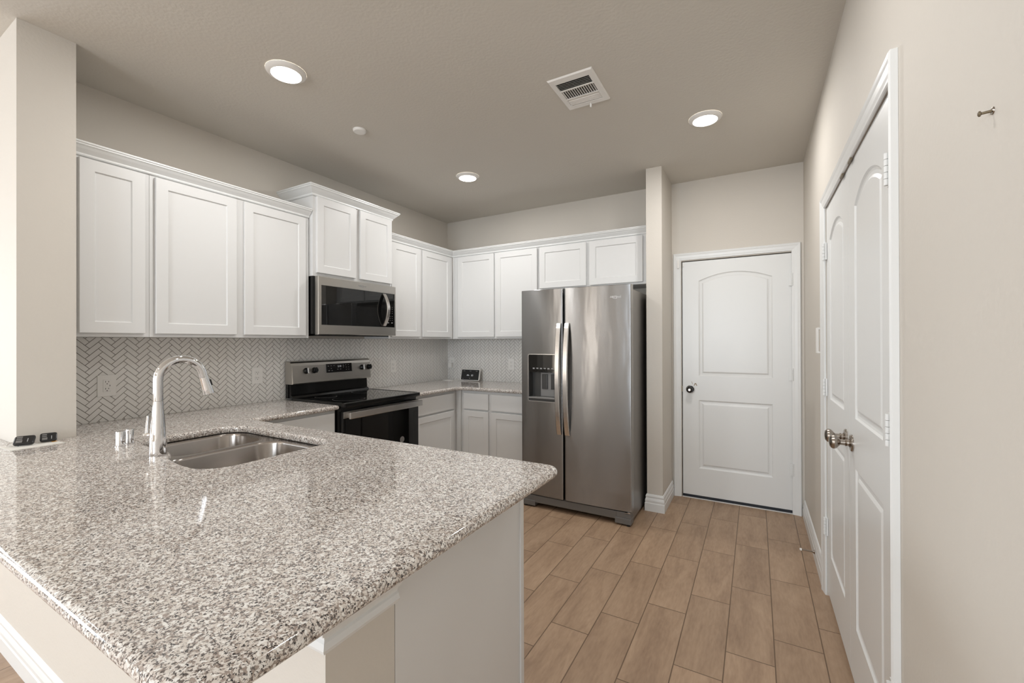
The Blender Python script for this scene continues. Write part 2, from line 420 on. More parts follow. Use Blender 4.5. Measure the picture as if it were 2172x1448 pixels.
cabinet('white two-door wall cabinet between microwave and corner', -1.236, -.313, UB, UT, .310, FL, [(-1.215, -.840, DB, DT), (-.805, -.366, DB, DT)])
cabinet('white two-door wall cabinet over the smart display', .336, 1.336, UB, UT, .310, FB, [(.392, .842, DB, DT), (.862, 1.326, DB, DT)])
cabinet('short white two-door cabinet above the refrigerator', 1.338, 2.368, 1.838, UT, .310, FB, [(1.352, 1.815, 1.856, DT), (1.847, 2.312, 1.856, DT)])
bm = bmesh.new(); box(bm, (.313, -.310, UB), (.3345, -.003, UT)); 
tag(build('cabinet_filler', bm, WHITE), 'narrow white filler strip in the upper corner', 'filler strip')
# base cabinets
cabinet('white base cabinet between sink corner and range', -2.625, -2.022, 0, .886, .600, FL, [(-2.600, -2.04, .12, .70)], [(-2.600, -2.04, .716, .868)], toe=.10)
cabinet('white base cabinet right of the range', -1.246, -.625, 0, .886, .585, FL, [(-1.222, -.672, .12, .696)], [(-1.222, -.672, .712, .862)], toe=.10)
cabinet('white two-door base cabinet beside the refrigerator', .642, 1.400, 0, .886, .600, FB, [(.676, .958, .12, .696), (.989, 1.372, .12, .696)], [(.676, .958, .712, .862), (.989, 1.372, .712, .862)], toe=.10)
bm = bmesh.new(); box(bm, (.003, -.620, .001), (.640, -.003, .886), bev=.001)
tag(build('corner_base_cabinet', bm, WHITE), 'white blind corner base under the granite corner', 'cabinet')
# peninsula cabinets: hollow carcass so the sink bowls hang inside
t = thing('sink_cabinet', 'white peninsula base cabinet around the sink with tall end panel', 'cabinet', (1.6, -2.95, 0))
def pen(bm):
    box(bm, (.66, -3.265, .10), (.678, -2.672, .886)); box(bm, (1.60, -3.265, .10), (1.618, -2.672, .886))
    box(bm, (.66, -3.265, .10), (2.378, -2.672, .118))
    box(bm, (.66, -2.672, .10), (2.378, -2.654, .16)); box(bm, (.66, -2.672, .86), (2.378, -2.654, .886)); box(bm, (.66, -2.75, .001), (2.378, -2.735, .10))
    for x in (.66, 1.10, 1.60, 2.34): box(bm, (x, -2.672, .10), (x+.036, -2.654, .886))
part('body', pen, WHITE, t)
PF = lambda u, v, d: Vector((u, -2.653+d, v))
for a, b in ((.68, 1.10), (1.12, 1.60), (1.63, 2.36)): part('door', lambda bm: shaker(bm, a, b, .13, .85, 0, PF), WHITE, t)
part('end_panel', lambda bm: (box(bm, (2.380, -3.268, .001), (2.400, -2.640, .886)), box(bm, (2.400, -2.662, .001), (2.406, -2.640, .886), bev=.001)), WHITE, t)

# ------------------------------------------------------------------ countertops (bullnose slabs)
ZT, ZB = .922, .8895
def arc(cx, cy, r, a0, a1, n=10): return [(cx+r*math.cos(math.radians(a0+(a1-a0)*i/n)), cy+r*math.sin(math.radians(a0+(a1-a0)*i/n))) for i in range(n+1)]
def area2(p): return sum(p[i][0]*p[(i+1) % len(p)][1]-p[(i+1) % len(p)][0]*p[i][1] for i in range(len(p)))
def slab_top(name, outline, holes, label):
    bm = bmesh.new(); r = .0155
    prof = [(r, ZT)] + [(r*(1-math.cos(a)), (ZT+ZB)/2+(ZT-ZB)/2*math.sin(a)) for a in [PI/2*(1-k/4) - 0 for k in range(1, 9)]][:7] + [(r, ZB)]
    def pr(o): return [(o*a, h) for a, h in prof]
    tops, bots = [], []
    if area2(outline) < 0: outline = outline[::-1]
    for i, lp in enumerate([outline]+holes):
        if i and area2(lp) < 0: lp = lp[::-1]
        # counter-clockwise travel: right-hand side is outside
        s = -1 if i == 0 else 1
        k = r if i == 0 else .010
        p2 = [(s*a*(k/r), h) for a, h in prof]
        def wallside(a, b):
            return any(abs(a[0]-c) < 1e-4 and abs(b[0]-c) < 1e-4 for c in (.011, .4035)) or any(abs(a[1]-c) < 1e-4 and abs(b[1]-c) < 1e-4 for c in (-3.2685, -3.4565, -.011))
        fl = [0.0 if i == 0 and wallside(lp[j], lp[(j+1) % len(lp)]) else 1.0 for j in range(len(lp))]
        rings = [[Vector((q.x, q.y, h)) for q in offset_var(lp, [o*f for f in fl])] for o, h in p2]
        loft(bm, rings, False, False, smooth=True)
        tops.append([(q.x, q.y) for q in rings[0]]); bots.append([(q.x, q.y) for q in rings[-1]])
    fill(bm, tops, h=ZT); fill(bm, bots, h=ZB)
    tag(build(name, bm, GRANITE, weld=True), label, 'countertop')
cut = [(1.530, -2.835)] + arc(1.455, -2.835, .075, 5, 85, 6) + [(1.30, -2.757), (1.10, -2.757), (.93, -2.757)] + arc(.86, -2.857, .10, 90, 180, 8) + \
      [(.760, -2.95), (.760, -3.02)] + arc(.865, -3.08, .105, 180, 265, 8) + [(.95, -3.186), (1.06, -3.187)] + \
      [(1.10, -3.188), (1.125, -3.193), (1.15, -3.203), (1.17, -3.214), (1.19, -3.224), (1.215, -3.232), (1.25, -3.240), (1.30, -3.248), (1.36, -3.254), (1.41, -3.254)] + arc(1.425, -3.15, .105, 278, 360, 8)
cut = cut[1:] if False else cut
outl = [(.011, -2.0225), (.645, -2.0225), (.645, -2.615)] + [(2.49, -2.615)] + arc(2.495, -2.665, .05, 85, 0, 6) + [(2.545, -3.66)] + arc(2.465, -3.675, .08, -5, -90, 8) + \
       [(-.30, -3.755), (-.30, -3.4565), (.4035, -3.4565), (.4035, -3.2685), (.011, -3.2685)]
slab_top('granite_countertop', outl, [cut], 'speckled granite peninsula countertop wrapping the wall end, with sink cutout')
slab_top('granite_countertop', [(.011, -1.2445), (.645, -1.2445), (.645, -.700), (.690, -.652), (1.415, -.652), (1.415, -.011), (.011, -.011)], [], 'speckled granite corner countertop between range and refrigerator')

# ------------------------------------------------------------------ sink
t = thing('kitchen_sink', 'undermount stainless double-bowl sink in the peninsula granite', 'sink', (1.15, -3.0, .66))
b1 = rrect(.772, -3.172, 1.080, -2.772, .085, 8)
b2 = rrect(1.112, -3.238, 1.518, -2.772, .095, 8)
def shp(x0, y0, x1, y1): return rrect(x0, y0, x1, y1, .10, 8)
def bowl(lp):
    def f(bm):
        if area2(lp) < 0: q = lp[::-1]
        else: q = lp
        prof = [(.006, .8875), (0, .8875-.0005), (-.003, .884), (-.005, .876), (-.018, .71), (-.026, .695), (-.045, .684), (-.075, .681)]
        rings = [[Vector((p.x, p.y, h)) for p in offset_path(q, o, True)] for o, h in prof]
        loft(bm, rings, False, True, smooth=True)
        rings = [[Vector((p.x, p.y, h)) for p in offset_path(q, o, True)] for o, h in [(.006, .8875), (.0015, .880), (-.012, .70), (-.075, .675)]]
        loft(bm, rings, False, True, smooth=True)
    return f
part('bowl', bowl(b1), SINK, t); part('bowl', bowl(b2), SINK, t)
def rim(bm):
    out = [(q.x, q.y) for q in offset_path(cut if area2(cut) > 0 else cut[::-1], .016, True)]
    o2 = out
    h1 = [(q.x, q.y) for q in offset_path(b1, .004, True)]; h2 = [(q.x, q.y) for q in offset_path(b2, .004, True)]
    fill(bm, [o2, h1, h2], h=.8875)
part('rim', rim, SINK, t)
for x, y in ((.926, -2.97), (1.315, -3.0)):
    part('drain', lambda bm: lathe(bm, [(.0, .683), (.020, .683), (.022, .685), (.040, .685), (.044, .683), (.044, .6815)], (x, y, 0), n=32), CHROME, t)
# faucet
fx, fy = 1.127, -3.236
t = thing('faucet', 'tall chrome gooseneck pull-down faucet behind the sink', 'faucet', (fx, fy, ZT))
part('body', lambda bm: lathe(bm, [(.0268, ZT+.0005), (.0272, ZT+.003), (.0268, ZT+.02), (.0258, ZT+.06), (.0232, ZT+.11), (.0184, ZT+.165), (.0165, ZT+.205), (.0165, ZT+.207)], (fx, fy, 0), n=48), CHROME, t)
R = .0775
neck = [(fx, fy, ZT+.2078), (fx, fy, ZT+.24), (fx, fy, ZT+.265)] + [(fx+.0*(1-math.cos(a)), fy+R*(1-math.cos(a)), ZT+.288+R*math.sin(a)) for a in [PI*k/18 for k in range(0, 18)]]
dx = neck[-1]; 
part('neck', lambda bm: tube(bm, neck, .0158, 32), CHROME, t)
ed = (Vector(neck[-1])-Vector(neck[-2])).normalized(); e0 = Vector(neck[-1])
def wand(bm):
    lathe(bm, [(.0157, 0), (.0157, .012)], e0, ed, n=40)
    lathe(bm, [(.0158, .0135), (.0168, .03), (.0190, .062), (.0210, .082), (.0210, .086), (.0195, .088), (.015, .086)], e0, ed, n=40)
part('spray_head', wand, CHROME, t)
side = Vector((0, 1, .30)).normalized()
part('spray_button', lambda bm: box(bm, (fx-.006, 0, 0), (fx+.006, .006, .026), lambda x, y, z: e0 + ed*(.03+z) + Vector((x-fx, 0, 0)) + (Vector((0, 1, 0))-ed*ed.y).normalized()*(.0168+y), bev=.002), DPLAS, t)
part('lever', lambda bm: (lathe(bm, [(.011, .0), (.011, .036), (.010, .040), (.005, .042)], (fx-.020, fy-.0, ZT+.075), (-.85, -.52, 0), n=24),
     tube(bm, [(fx-.046, fy-.019, ZT+.080), (fx-.046, fy-.018, ZT+.11), (fx-.044, fy-.016, ZT+.150)], [.005, .0045, .0038], 16)), CHROME, t)
# air gap caps
for (ax, ay), rr, lab in (((.815, -3.247), .0155, 'short round chrome air gap on the granite, nearer the camera'), ((.790, -3.207), .0135, 'short round chrome air gap half hidden behind the other one')):
    bm = bmesh.new(); lathe(bm, [(rr+.003, ZT+.0005), (rr+.003, ZT+.003), (rr, ZT+.004), (rr, ZT+.058), (rr-.0015, ZT+.062), (.0, ZT+.063)], (ax, ay, 0), n=36)
    tag(build('air_gap', bm, CHROME), lab, 'air gap')

# ------------------------------------------------------------------ herringbone tile
def herring(name, u0, u1, v0, v1, M, pu, pv, label):
    w_ = .0254; g = .0014; s = 1/math.sqrt(2)
    bm = bmesh.new()
    box(bm, (u0, v0, .0), (u1, v1, .0060), M, mi=1)
    def clip(poly, ax, lim, keep):
        out = []
        for i in range(len(poly)):
            a, b = poly[i], poly[(i+1) % len(poly)]
            ia, ib = (a[ax]-lim)*keep >= 0, (b[ax]-lim)*keep >= 0
            if ia: out.append(a)
            if ia != ib:
                k = (lim-a[ax])/(b[ax]-a[ax]); out.append((a[0]+(b[0]-a[0])*k, a[1]+(b[1]-a[1])*k))
        return out
    # (pu, pv): a left-hand corner of a falling tile; lattice (1,1) and (3,-3)
    ou, ov = pu - 2*s*w_, pv - 4*s*w_
    rng = int(max(u1-u0, v1-v0)/.03)+60
    for i in range(-60, 60):
        for j in range(-60, 60):
            bu = ou + 6*s*w_*i; bv = ov + 2*s*w_*j
            if not (u0-.2 < bu < u1+.2 and v0-.2 < bv < v1+.2): continue
            for (a0, a1, c0, c1) in ((0, 3, 0, 1), (3, 4, -2, 1)):
                pts = [((a*w_), (c*w_)) for a, c in ((a0, c0), (a1, c0), (a1, c1), (a0, c1))]
                cx = sum(p[0] for p in pts)/4; cy = sum(p[1] for p in pts)/4
                pts = [(p[0]+(g if p[0] < cx else -g), p[1]+(g if p[1] < cy else -g)) for p in pts]
                q = [(bu+(p[0]-p[1])*s, bv+(p[0]+p[1])*s) for p in pts]
                for ax, lim, k in ((0, u0, 1), (0, u1, -1), (1, v0+.002, 1), (1, v1, -1)):
                    q = clip(q, ax, lim, k)
                    if len(q) < 3: break
                if len(q) < 3: continue
                try: loft(bm, [[M(p[0], p[1], .006) for p in q], [M(p[0], p[1], .0088) for p in q]], False, True)
                except ValueError: pass
    tag(build(name, bm, [TILE, GROUT]), label, 'backsplash')
herring('herringbone_backsplash', -3.2685, -.0005, ZB+.002, UB-.001, lambda u, v, d: Vector((d+.0005, u, v)), -3.076, 1.323, 'white herringbone tile backsplash behind the range on the long wall')
herring('herringbone_backsplash', .0105, 1.43, ZB+.002, UB-.001, lambda u, v, d: Vector((u, -d-.0005, v)), .351, 1.291, 'white herringbone tile backsplash on the short wall by the refrigerator')

# ------------------------------------------------------------------ outlets
def outlet(label, uc, vc, M, kind='duplex', w_=.074, h_=.118, group=None):
    t = thing('wall_outlet', label, 'outlet', M(uc, vc-h_/2, .0095), group)
    part('cover_plate', lambda bm: box(bm, (uc-w_/2, vc-h_/2, .0093), (uc+w_/2, vc+h_/2, .0148), M, bev=.0016), PLAS, t)
    def slots(bm, cy):
        for s_, hh in ((-.0065, .008), (.0065, .0065)): box(bm, (uc+s_-.001, cy+.003-hh/2, .0168), (uc+s_+.001, cy+.003+hh/2, .0174), M)
        lathe(bm, [(.0024, .0), (.0024, .0006)], M(uc, cy-.0085, .0168), M(0, 0, 1)-M(0, 0, 0), n=12)
    if kind == 'gfci':
        rec = part('receptacle', lambda bm: box(bm, (uc-.0165, vc-.033, .0149), (uc+.0165, vc+.033, .0168), M, bev=.001), PLAS, t)
        for cy in (vc+.019, vc-.019): part('slots', lambda bm: slots(bm, cy), DARK, rec)
        part('test_button', lambda bm: (box(bm, (uc-.008, vc-.003, .0169), (uc+.004, vc+.003, .018), M), box(bm, (uc+.011, vc-.004, .0169), (uc+.013, vc+.004, .0176), M, mi=1)), [PLAS, DARK], rec)
    else:
        for cy in (vc+.0195, vc-.0195):
            rec = part('receptacle', lambda bm: loft(bm, [[M(uc+x, cy+y, d) for x, y in rrect(-.0165, -.0135, .0165, .0135, .009, 5)] for d in (.0149, .0168)]), PLAS, t)
            part('slots', lambda bm: slots(bm, cy), DARK, rec)
    return t
outlet('white square outlet with test buttons behind the faucet', -3.042, 1.118, FL, 'gfci', .080, .118)
outlet('white duplex outlet on herringbone tile just left of the range', -2.217, 1.117, FL, 'duplex', .078, .118)
outlet('white duplex outlet on herringbone tile right of the range', -.883, 1.114, FL, 'duplex', .074, .118)
outlet('white outlet in the tile corner with a charger plugged in', .072, 1.115, FB, 'duplex', .074, .118)
outlet('white duplex outlet on the short tiled wall near the refrigerator', .862, 1.114, FB, 'duplex', .074, .118)
# plug-in charger and its cord
t = thing('power_adapter', 'small white charger block plugged into the corner outlet', 'charger', (.072, -.045, 1.05))
part('block', lambda bm: box(bm, (.048, -.055, 1.06), (.094, -.018, 1.113), bev=.004), PLAS, t)
cord = [(.071, -.037, 1.06), (.071, -.037, 1.03), (.075, -.034, .98), (.085, -.030, .94), (.10, -.035, .9255), (.06, -.07, .9250), (.05, -.14, .9250), (.10, -.20, .9250), (.18, -.16, .9250), (.15, -.09, .9250), (.22, -.06, .9250), (.30, -.062, .9250), (.33, -.075, .9255)]
def smoothpts(p, k=6):
    p = [Vector(q) for q in p]; out = []
    for i in range(len(p)-1):
        a, b, c, d = p[max(i-1, 0)], p[i], p[i+1], p[min(i+2, len(p)-1)]
        for s_ in range(k):
            x = s_/k; out.append(0.5*((2*b)+(c-a)*x+(2*a-5*b+4*c-d)*x*x+(3*b-a-3*c+d)*x**3))
    out.append(p[-1]); return out
part('cord', lambda bm: tube(bm, [Vector((q.x, q.y, max(q.z, .9245))) for q in smoothpts(cord)], .0019, 8), PLAS, t)
# smart display leaning on the backsplash
t = thing('smart_display', 'small white-edged tablet display standing on the corner granite', 'display', (.39, -.09, ZT))
tilt = math.radians(12)
def HM(x, y, z):  # x across, y out of the screen, z up the screen
    return Vector((.262+x, -.108 + z*math.sin(tilt) - y*math.cos(tilt), ZT+.0015 + z*math.cos(tilt) - y*math.sin(tilt) + .004))
part('case', lambda bm: loft(bm, [[HM(p[0], d, p[1]) for p in rrect(i, i, .248-i, .128-i, .014-i/2, 5)] for d, i in ((-.020, .003), (-.017, 0), (.0, 0), (.002, .002))]), PLAS, t)
scr = part('screen', lambda bm: loft(bm, [[HM(p[0], d, p[1]) for p in rrect(.007, .007, .241, .121, .008, 5)] for d in (.0021, .0030)]), SCREEN, t)
hx, hz = HM(1, 0, 0)-HM(0, 0, 0), HM(0, 0, 1)-HM(0, 0, 0)
text('digits', '80', .027, HM(.152, .0034, .058), hx, hz, LIT, scr)
for s_, x, z, sz in (('9:41', .040, .106, .008), ('Kitchen', .124, .106, .0075), ('Wi-Fi', .208, .106, .008), ('+', .034, .020, .010), ('-', .124, .026, .008)):
    if s_ in ('9:41', 'Kitchen', 'Wi-Fi'):
        # the photo shows only an unreadable smear of small marks here
        part('small_marks', lambda bm: [box(bm, (x-.012+k*.005, .0034, z-.002), (x-.0085+k*.005, .0038, z+.002), HM) for k in range(5)], PRINTG, scr)
    else: part('small_marks', lambda bm: box(bm, (x-.003, .0034, z-.003), (x+.003, .0038, z+.003), HM), PRINTG, scr)
def cloud(bm):
    for cx, cz, r in ((.088, .056, .0075), (.097, .059, .0095), (.107, .056, .007)):
        lathe(bm, [(r, 0), (r, .0005)], HM(cx, .0034, cz), HM(0, 1, 0)-HM(0, 0, 0), n=20)
part('cloud_icon', cloud, LIT, scr)

# ------------------------------------------------------------------ range
RY0, RY1 = -2.014, -1.254
t = thing('kitchen_range', 'black and stainless electric range with glass cooktop', 'range', (.34, (RY0+RY1)/2, 0))
part('body', lambda bm: (box(bm, (.03, RY0+.002, .10), (.645, RY1-.002, .905)), box(bm, (.08, RY0+.03, .001), (.60, RY1-.03, .10))), BLACK, t)
def ctop(bm):
    box(bm, (.10, RY0-.002+.001, .9055), (.690, RY1+.001, .930), bev=.006, seg=3)
    for a, b in (((.10, RY0), (.660, RY0+.016)), ((.10, RY1-.016), (.660, RY1))): box(bm, (a[0], a[1], .928), (b[0], b[1], .936), bev=.003)
    box(bm, (.655, RY0, .915), (.690, RY1, .9345), bev=.006, seg=3)
part('cooktop', ctop, BLACK, t)
part('cooktop_glass', lambda bm: box(bm, (.12, RY0+.017, .9305), (.654, RY1-.017, .9335), bev=.001), GLASS, t)
def ring(bm, x, y, r):
    lathe(bm, [(r, 0), (r-.002, .0003)], (x, y, .9337), n=48, cap0=False, cap1=False)
for x, y, r in ((.24, -1.82, .08), (.24, -1.45, .10), (.50, -1.82, .115), (.50, -1.45, .08)): part('burner_ring', lambda bm: ring(bm, x, y, r), GPLAS, t)
# backguard: black lower part and overhanging steel console
def bguard(bm):
    pr_ = [(.022, .93), (.100, .93), (.092, .945), (.074, .955), (.068, 1.04), (.060, 1.05), (.022, 1.05)]
    loft(bm, [[Vector((x, y, z)) for x, z in pr_] for y in (RY0+.012, RY1-.012)])
    box(bm, (.022, RY0+.006, .93), (.052, RY1-.006, 1.20))
part('backguard', bguard, BLACK, t)
CPn = [(.024, 1.036), (.110, 1.036), (.113, 1.042), (.098, 1.175), (.092, 1.195), (.080, 1.206), (.060, 1.210), (.024, 1.210)]
def cons(bm):
    R = loft(bm, [[Vector((x + (-.004 if i in (0, 3) and x > .1 else 0), y, z - (.004 if i in (0, 3) and z > 1.2 else 0))) for x, z in CPn] for i, y in enumerate((RY0, RY0+.006, RY1-.006, RY1))])
con = part('control_panel', cons, STEEL2, t)
nx = Vector((.133, 0, .015)).normalized(); upv = Vector((-.015, 0, .133)).normalized()
def KM(u, v, d): # u along the panel (towards +y), v up from its lower edge, d outwards
    return Vector((.113, 0, 1.042)) + Vector((0, u, 0)) + upv*v + nx*d
for uc in (-1.893, -1.822, -1.350, -1.277):
    k = part('knob', lambda bm: lathe(bm, [(.0235, .0008), (.0235, .004), (.0215, .006), (.020, .024), (.018, .027), (.0, .0275)], KM(uc, .092, 0), nx, n=32), BLACK, t)
    part('knob_grip', lambda bm: box(bm, (uc-.006, .092-.0215, .0275), (uc+.006, .092+.0215, .034), KM, bev=.002), HSTEEL if uc < -1.34 and uc > -1.36 or uc < -1.85 else BLACK, k)
    part('knob_mark', lambda bm: box(bm, (uc-.002, .092+.027, .0006), (uc+.002, .092+.031, .0011), KM), PRINTG, t)
disp = part('display_panel', lambda bm: box(bm, (-1.715, .064, .0005), (-1.462, .136, .0035), KM, bev=.001), GLASS, t)
text('clock_digits', '2:10', .021, KM(-1.588, .112, .0042), (0, 1, 0), upv, LIT, disp)
def marks(bm):
    for u, v, a in ((-1.695, .118, .010), (-1.668, .119, .009), (-1.640, .120, .009), (-1.668, .098, .007), (-1.690, .080, .014), (-1.662, .080, .010), (-1.605, .088, .012), (-1.578, .088, .012),
                    (-1.548, .112, .014), (-1.548, .124, .006), (-1.548, .100, .005), (-1.523, .122, .009), (-1.497, .122, .008), (-1.520, .102, .007), (-1.495, .102, .007), (-1.520, .082, .007), (-1.495, .082, .008)):
        box(bm, (u-a/2, v-.0016, .0036), (u+a/2, v+.0016, .0040), KM)
part('panel_print', marks, PRINTG, disp)
# oven door, handle, sticker, drawer
od = part('oven_door', lambda bm: (box(bm, (.646, RY0+.002, .235), (.672, RY1-.002, .875), bev=.002), ), BLACK, t)
part('door_glass', lambda bm: box(bm, (.6725, RY0+.02, .25), (.6765, RY1-.02, .826), bev=.001), GLASS, od)
part('door_trim', lambda bm: box(bm, (.6725, RY0+.004, .829), (.6775, RY1-.004, .874), bev=.001), STEEL2, od)
part('handle', lambda bm: (box(bm, (.705, RY0+.022, .826), (.722, RY1-.004, .872), bev=.004), box(bm, (.6775, RY0+.03, .835), (.7045, RY0+.055, .865)), box(bm, (.6775, RY1-.055, .835), (.7045, RY1-.03, .865))), HSTEEL, od)
stk = part('sticker', lambda bm: lathe(bm, [(.024, 0), (.024, .0006)], (.6767, -1.452, .578), (1, 0, 0), n=32), LGREY, od)
part('sticker_print', lambda bm: [box(bm, (.6775, -1.452-wd/2, .578+dz-.0012), (.6778, -1.452+wd/2, .578+dz+.0012)) for dz, wd in ((.012, .022), (.006, .032), (0, .034), (-.006, .030), (-.012, .020))], GPLAS, stk)
part('drawer', lambda bm: box(bm, (.646, RY0+.002, .105), (.672, RY1-.002, .228), bev=.003), STEEL2, t)

# ------------------------------------------------------------------ microwave
MY0, MY1, MZ0, MZ1 = -2.010, -1.246, 1.405, 1.832
t = thing('microwave', 'stainless over-the-range microwave with curved vertical handle', 'microwave', (.2, -1.63, MZ0))
part('body', lambda bm: (box(bm, (.010, MY0+.001, MZ0+.012), (.372, MY1-.001, MZ1), bev=.002), box(bm, (.03, MY0+.03, MZ0-.004), (.350, MY1-.03, MZ0+.012))), BLACK, t)
GY0, GY1, GZ0, GZ1 = -1.985, -1.262, 1.480, 1.768
def mframe(bm):
    o = [(MY0, MZ0+.004), (MY1, MZ0+.004), (MY1, MZ1), (MY0, MZ1)]
    i_ = [(GY0, GZ0), (GY1, GZ0), (GY1, GZ1), (GY0, GZ1)]
    loft(bm, [[FL(u, v, .373) for u, v in o], [FL(u, v, .406) for u, v in o], [FL(u+(.004 if u < -1.6 else -.004), v+(.004 if v < 1.6 else -.004), .410) for u, v in o], [FL(u, v, .410) for u, v in i_], [FL(u, v, .404) for u, v in i_]])
part('front_frame', mframe, STEEL2, t)
gl = part('door_glass', lambda bm: box(bm, (GY0+.001, GZ0+.001, .4042), (-1.368, GZ1-.001, .4085), FL, bev=.0008), GLASS, t)
cp = part('control_panel', lambda bm: box(bm, (-1.366, GZ0+.001, .4042), (GY1-.001, GZ1-.001, .4080), FL, bev=.0008), GLASS, t)
def mmarks(bm):
    for r in range(7):
        for c in range(3): box(bm, (-1.340+c*.024, 1.650-r*.017-(.01 if r > 3 else 0), .4082), (-1.335+c*.024, 1.654-r*.017-(.01 if r > 3 else 0), .4086), FL)
    for c in range(2): box(bm, (-1.345+c*.045, 1.515, .4082), (-1.328+c*.045, 1.522, .4086), FL)
part('panel_print', mmarks, PRINTG, cp)
def mhandle(bm):
    rings = []
    for k in range(17):
        z = 1.490 + (1.760-1.490)*k/16; s_ = (k/8-1); b_ = .412 + .050*(1-s_*s_)
        rings.append([FL(u, z, b_+d) for u, d in ((-1.402, -.004), (-1.368, -.004), (-1.368, .004), (-1.371, .007), (-1.399, .007), (-1.402, .004))])
    loft(bm, rings)
    box(bm, (-1.400, 1.490, .4086), (-1.370, 1.500, .412), FL); box(bm, (-1.400, 1.750, .4086), (-1.370, 1.760, .412), FL)
part('handle', mhandle, HSTEEL, t)
text('logo', 'Whirlpool', .021, FL(-1.615, 1.799, .4106), (0, 1, 0), (0, 0, 1), PRINTG, t, ext=.0003, squeeze=.9)
def swoosh(bm, c, M, a=.022, b=.009):
    n = 28; rings = []
    for k in range(n+1):
        th = 2*PI*k/n + .3
        if k > n-5: break
        w2 = .0009
        rings.append([M(c[0]+(a+s1)*math.cos(th), c[1]+(b+s1)*math.sin(th), d_) for s1, d_ in ((-w2, 0), (w2, 0), (w2, .0004), (-w2, .0004))])
    loft(bm, rings)
part('logo_ring', lambda bm: swoosh(bm, (-1.617, 1.797), lambda u, v, d: FL(u, v, .4106+d)), PRINTG, t)

# ------------------------------------------------------------------ refrigerator
t = thing('refrigerator', 'tall stainless side-by-side refrigerator with ice and water dispenser', 'refrigerator', (1.89, -.42, 0))
part('body', lambda bm: (box(bm, (1.446, -.778, .03), (2.336, -.06, 1.745), bev=.004), box(bm, (1.46, -.70, .001), (2.32, -.10, .03))), SIDE, t)
FYB, FYF = -.783, -.862
def fy_(x, x0, x1, round_l, round_r):
    c = (1.438+2.343)/2; y = FYF + .011*((x-c)/.45)**2
    for e, on in ((x0, round_l), (x1, round_r)):
        d = abs(x-e); r = on
        if d < r: y += r - math.sqrt(max(r*r-(r-d)**2, 0))
    return y
def fdoor(x0, x1, z0, z1, rl, rr, hole=None):
    def f(bm):
        us = set([x0+(x1-x0)*k/14 for k in range(15)])
        for e, s_, r in ((x0, 1, rl), (x1, -1, rr)):
            for k in range(6): us.add(e+s_*r*(1-math.cos(PI/2*k/5)))
            us.add(e+s_*(r+.0015))
        if hole: us |= {hole[0], hole[1]}
        us = sorted(us); vs = sorted({z0, z0+.003, z1-.003, z1} | ({hole[2], hole[3]} if hole else set()) | {z0+(z1-z0)*k/6 for k in range(1, 6)})
        def P(u, v):
            y = fy_(u, x0, x1, rl, rr)
            if v in (vs[0], vs[-1]): y += .003
            return Vector((u, y, v))
        V = {(i, j): bm.verts.new(P(u, v)) for i, u in enumerate(us) for j, v in enumerate(vs)}
        for i in range(len(us)-1):
            for j in range(len(vs)-1):
                if hole and us[i] >= hole[0]-1e-6 and us[i+1] <= hole[1]+1e-6 and vs[j] >= hole[2]-1e-6 and vs[j+1] <= hole[3]+1e-6: continue
                q = bm.faces.new((V[i, j], V[i+1, j], V[i+1, j+1], V[i, j+1])); q.smooth = True
        B = [bm.verts.new((u, FYB, v)) for u, v in ((x0, z0), (x1, z0), (x1, z1), (x0, z1))]
        n, mm = len(us), len(vs)
        bm.faces.new(B)
        bm.faces.new([V[i, 0] for i in range(n)] + [B[1], B[0]]); bm.faces.new([V[i, mm-1] for i in range(n)] + [B[2], B[3]])
        bm.faces.new([V[0, j] for j in range(mm)] + [B[3], B[0]]); bm.faces.new([V[n-1, j] for j in range(mm)] + [B[2], B[1]])
    return f
DH = (1.505, 1.768, .872, 1.248)
FZ0, FZ1 = .105, 1.775
dl = part('door', fdoor(1.438, 1.8125, FZ0, FZ1, .006, .012, DH), STEEL, t, 'left freezer door with dispenser')
dr = part('door', fdoor(1.8235, 2.343, FZ0, FZ1, .012, .004), STEEL, t, 'wide right door')
ds = part('dispenser', lambda bm: (box(bm, (DH[0], -.852, DH[2]), (DH[1], -.7835, DH[2]+.02)),
     box(bm, (DH[0], -.8565, DH[2]+.02), (DH[0]+.006, -.7835, DH[3])), box(bm, (DH[1]-.006, -.8565, DH[2]+.02), (DH[1], -.7835, DH[3])),
     box(bm, (DH[0]+.006, -.790, DH[2]+.02), (DH[1]-.006, -.7835, DH[3]))), NICHE, t, 'dark dispenser niche')
part('dispenser_panel', lambda bm: (box(bm, (DH[0]+.002, -.857, 1.118), (DH[1]-.002, -.791, DH[3]-.002), bev=.002), box(bm, (DH[0]+.004, -.856, 1.105), (DH[1]-.004, -.791, 1.118))), GLASS, ds)
def dmark(bm):
    for k in range(6): box(bm, (1.545+k*.033, -.8585, 1.131+(k % 2)*.002), (1.563+k*.033, -.858, 1.142), ID)
part('panel_print', dmark, PRINTG, ds)
part('dispenser_back', lambda bm: box(bm, (1.590, -.800, .905), (1.762, -.7905, 1.100), bev=.002), LGREY, ds)
for x in (1.605, 1.685): part('paddle', lambda bm: box(bm, (x, -.812, .965), (x+.050, -.8005, 1.088), bev=.004), NICHE, ds)
part('drip_tray', lambda bm: box(bm, (DH[0]+.004, -.866, DH[2]+.020), (DH[1]-.004, -.80, DH[2]+.032), bev=.003), LGREY, ds)
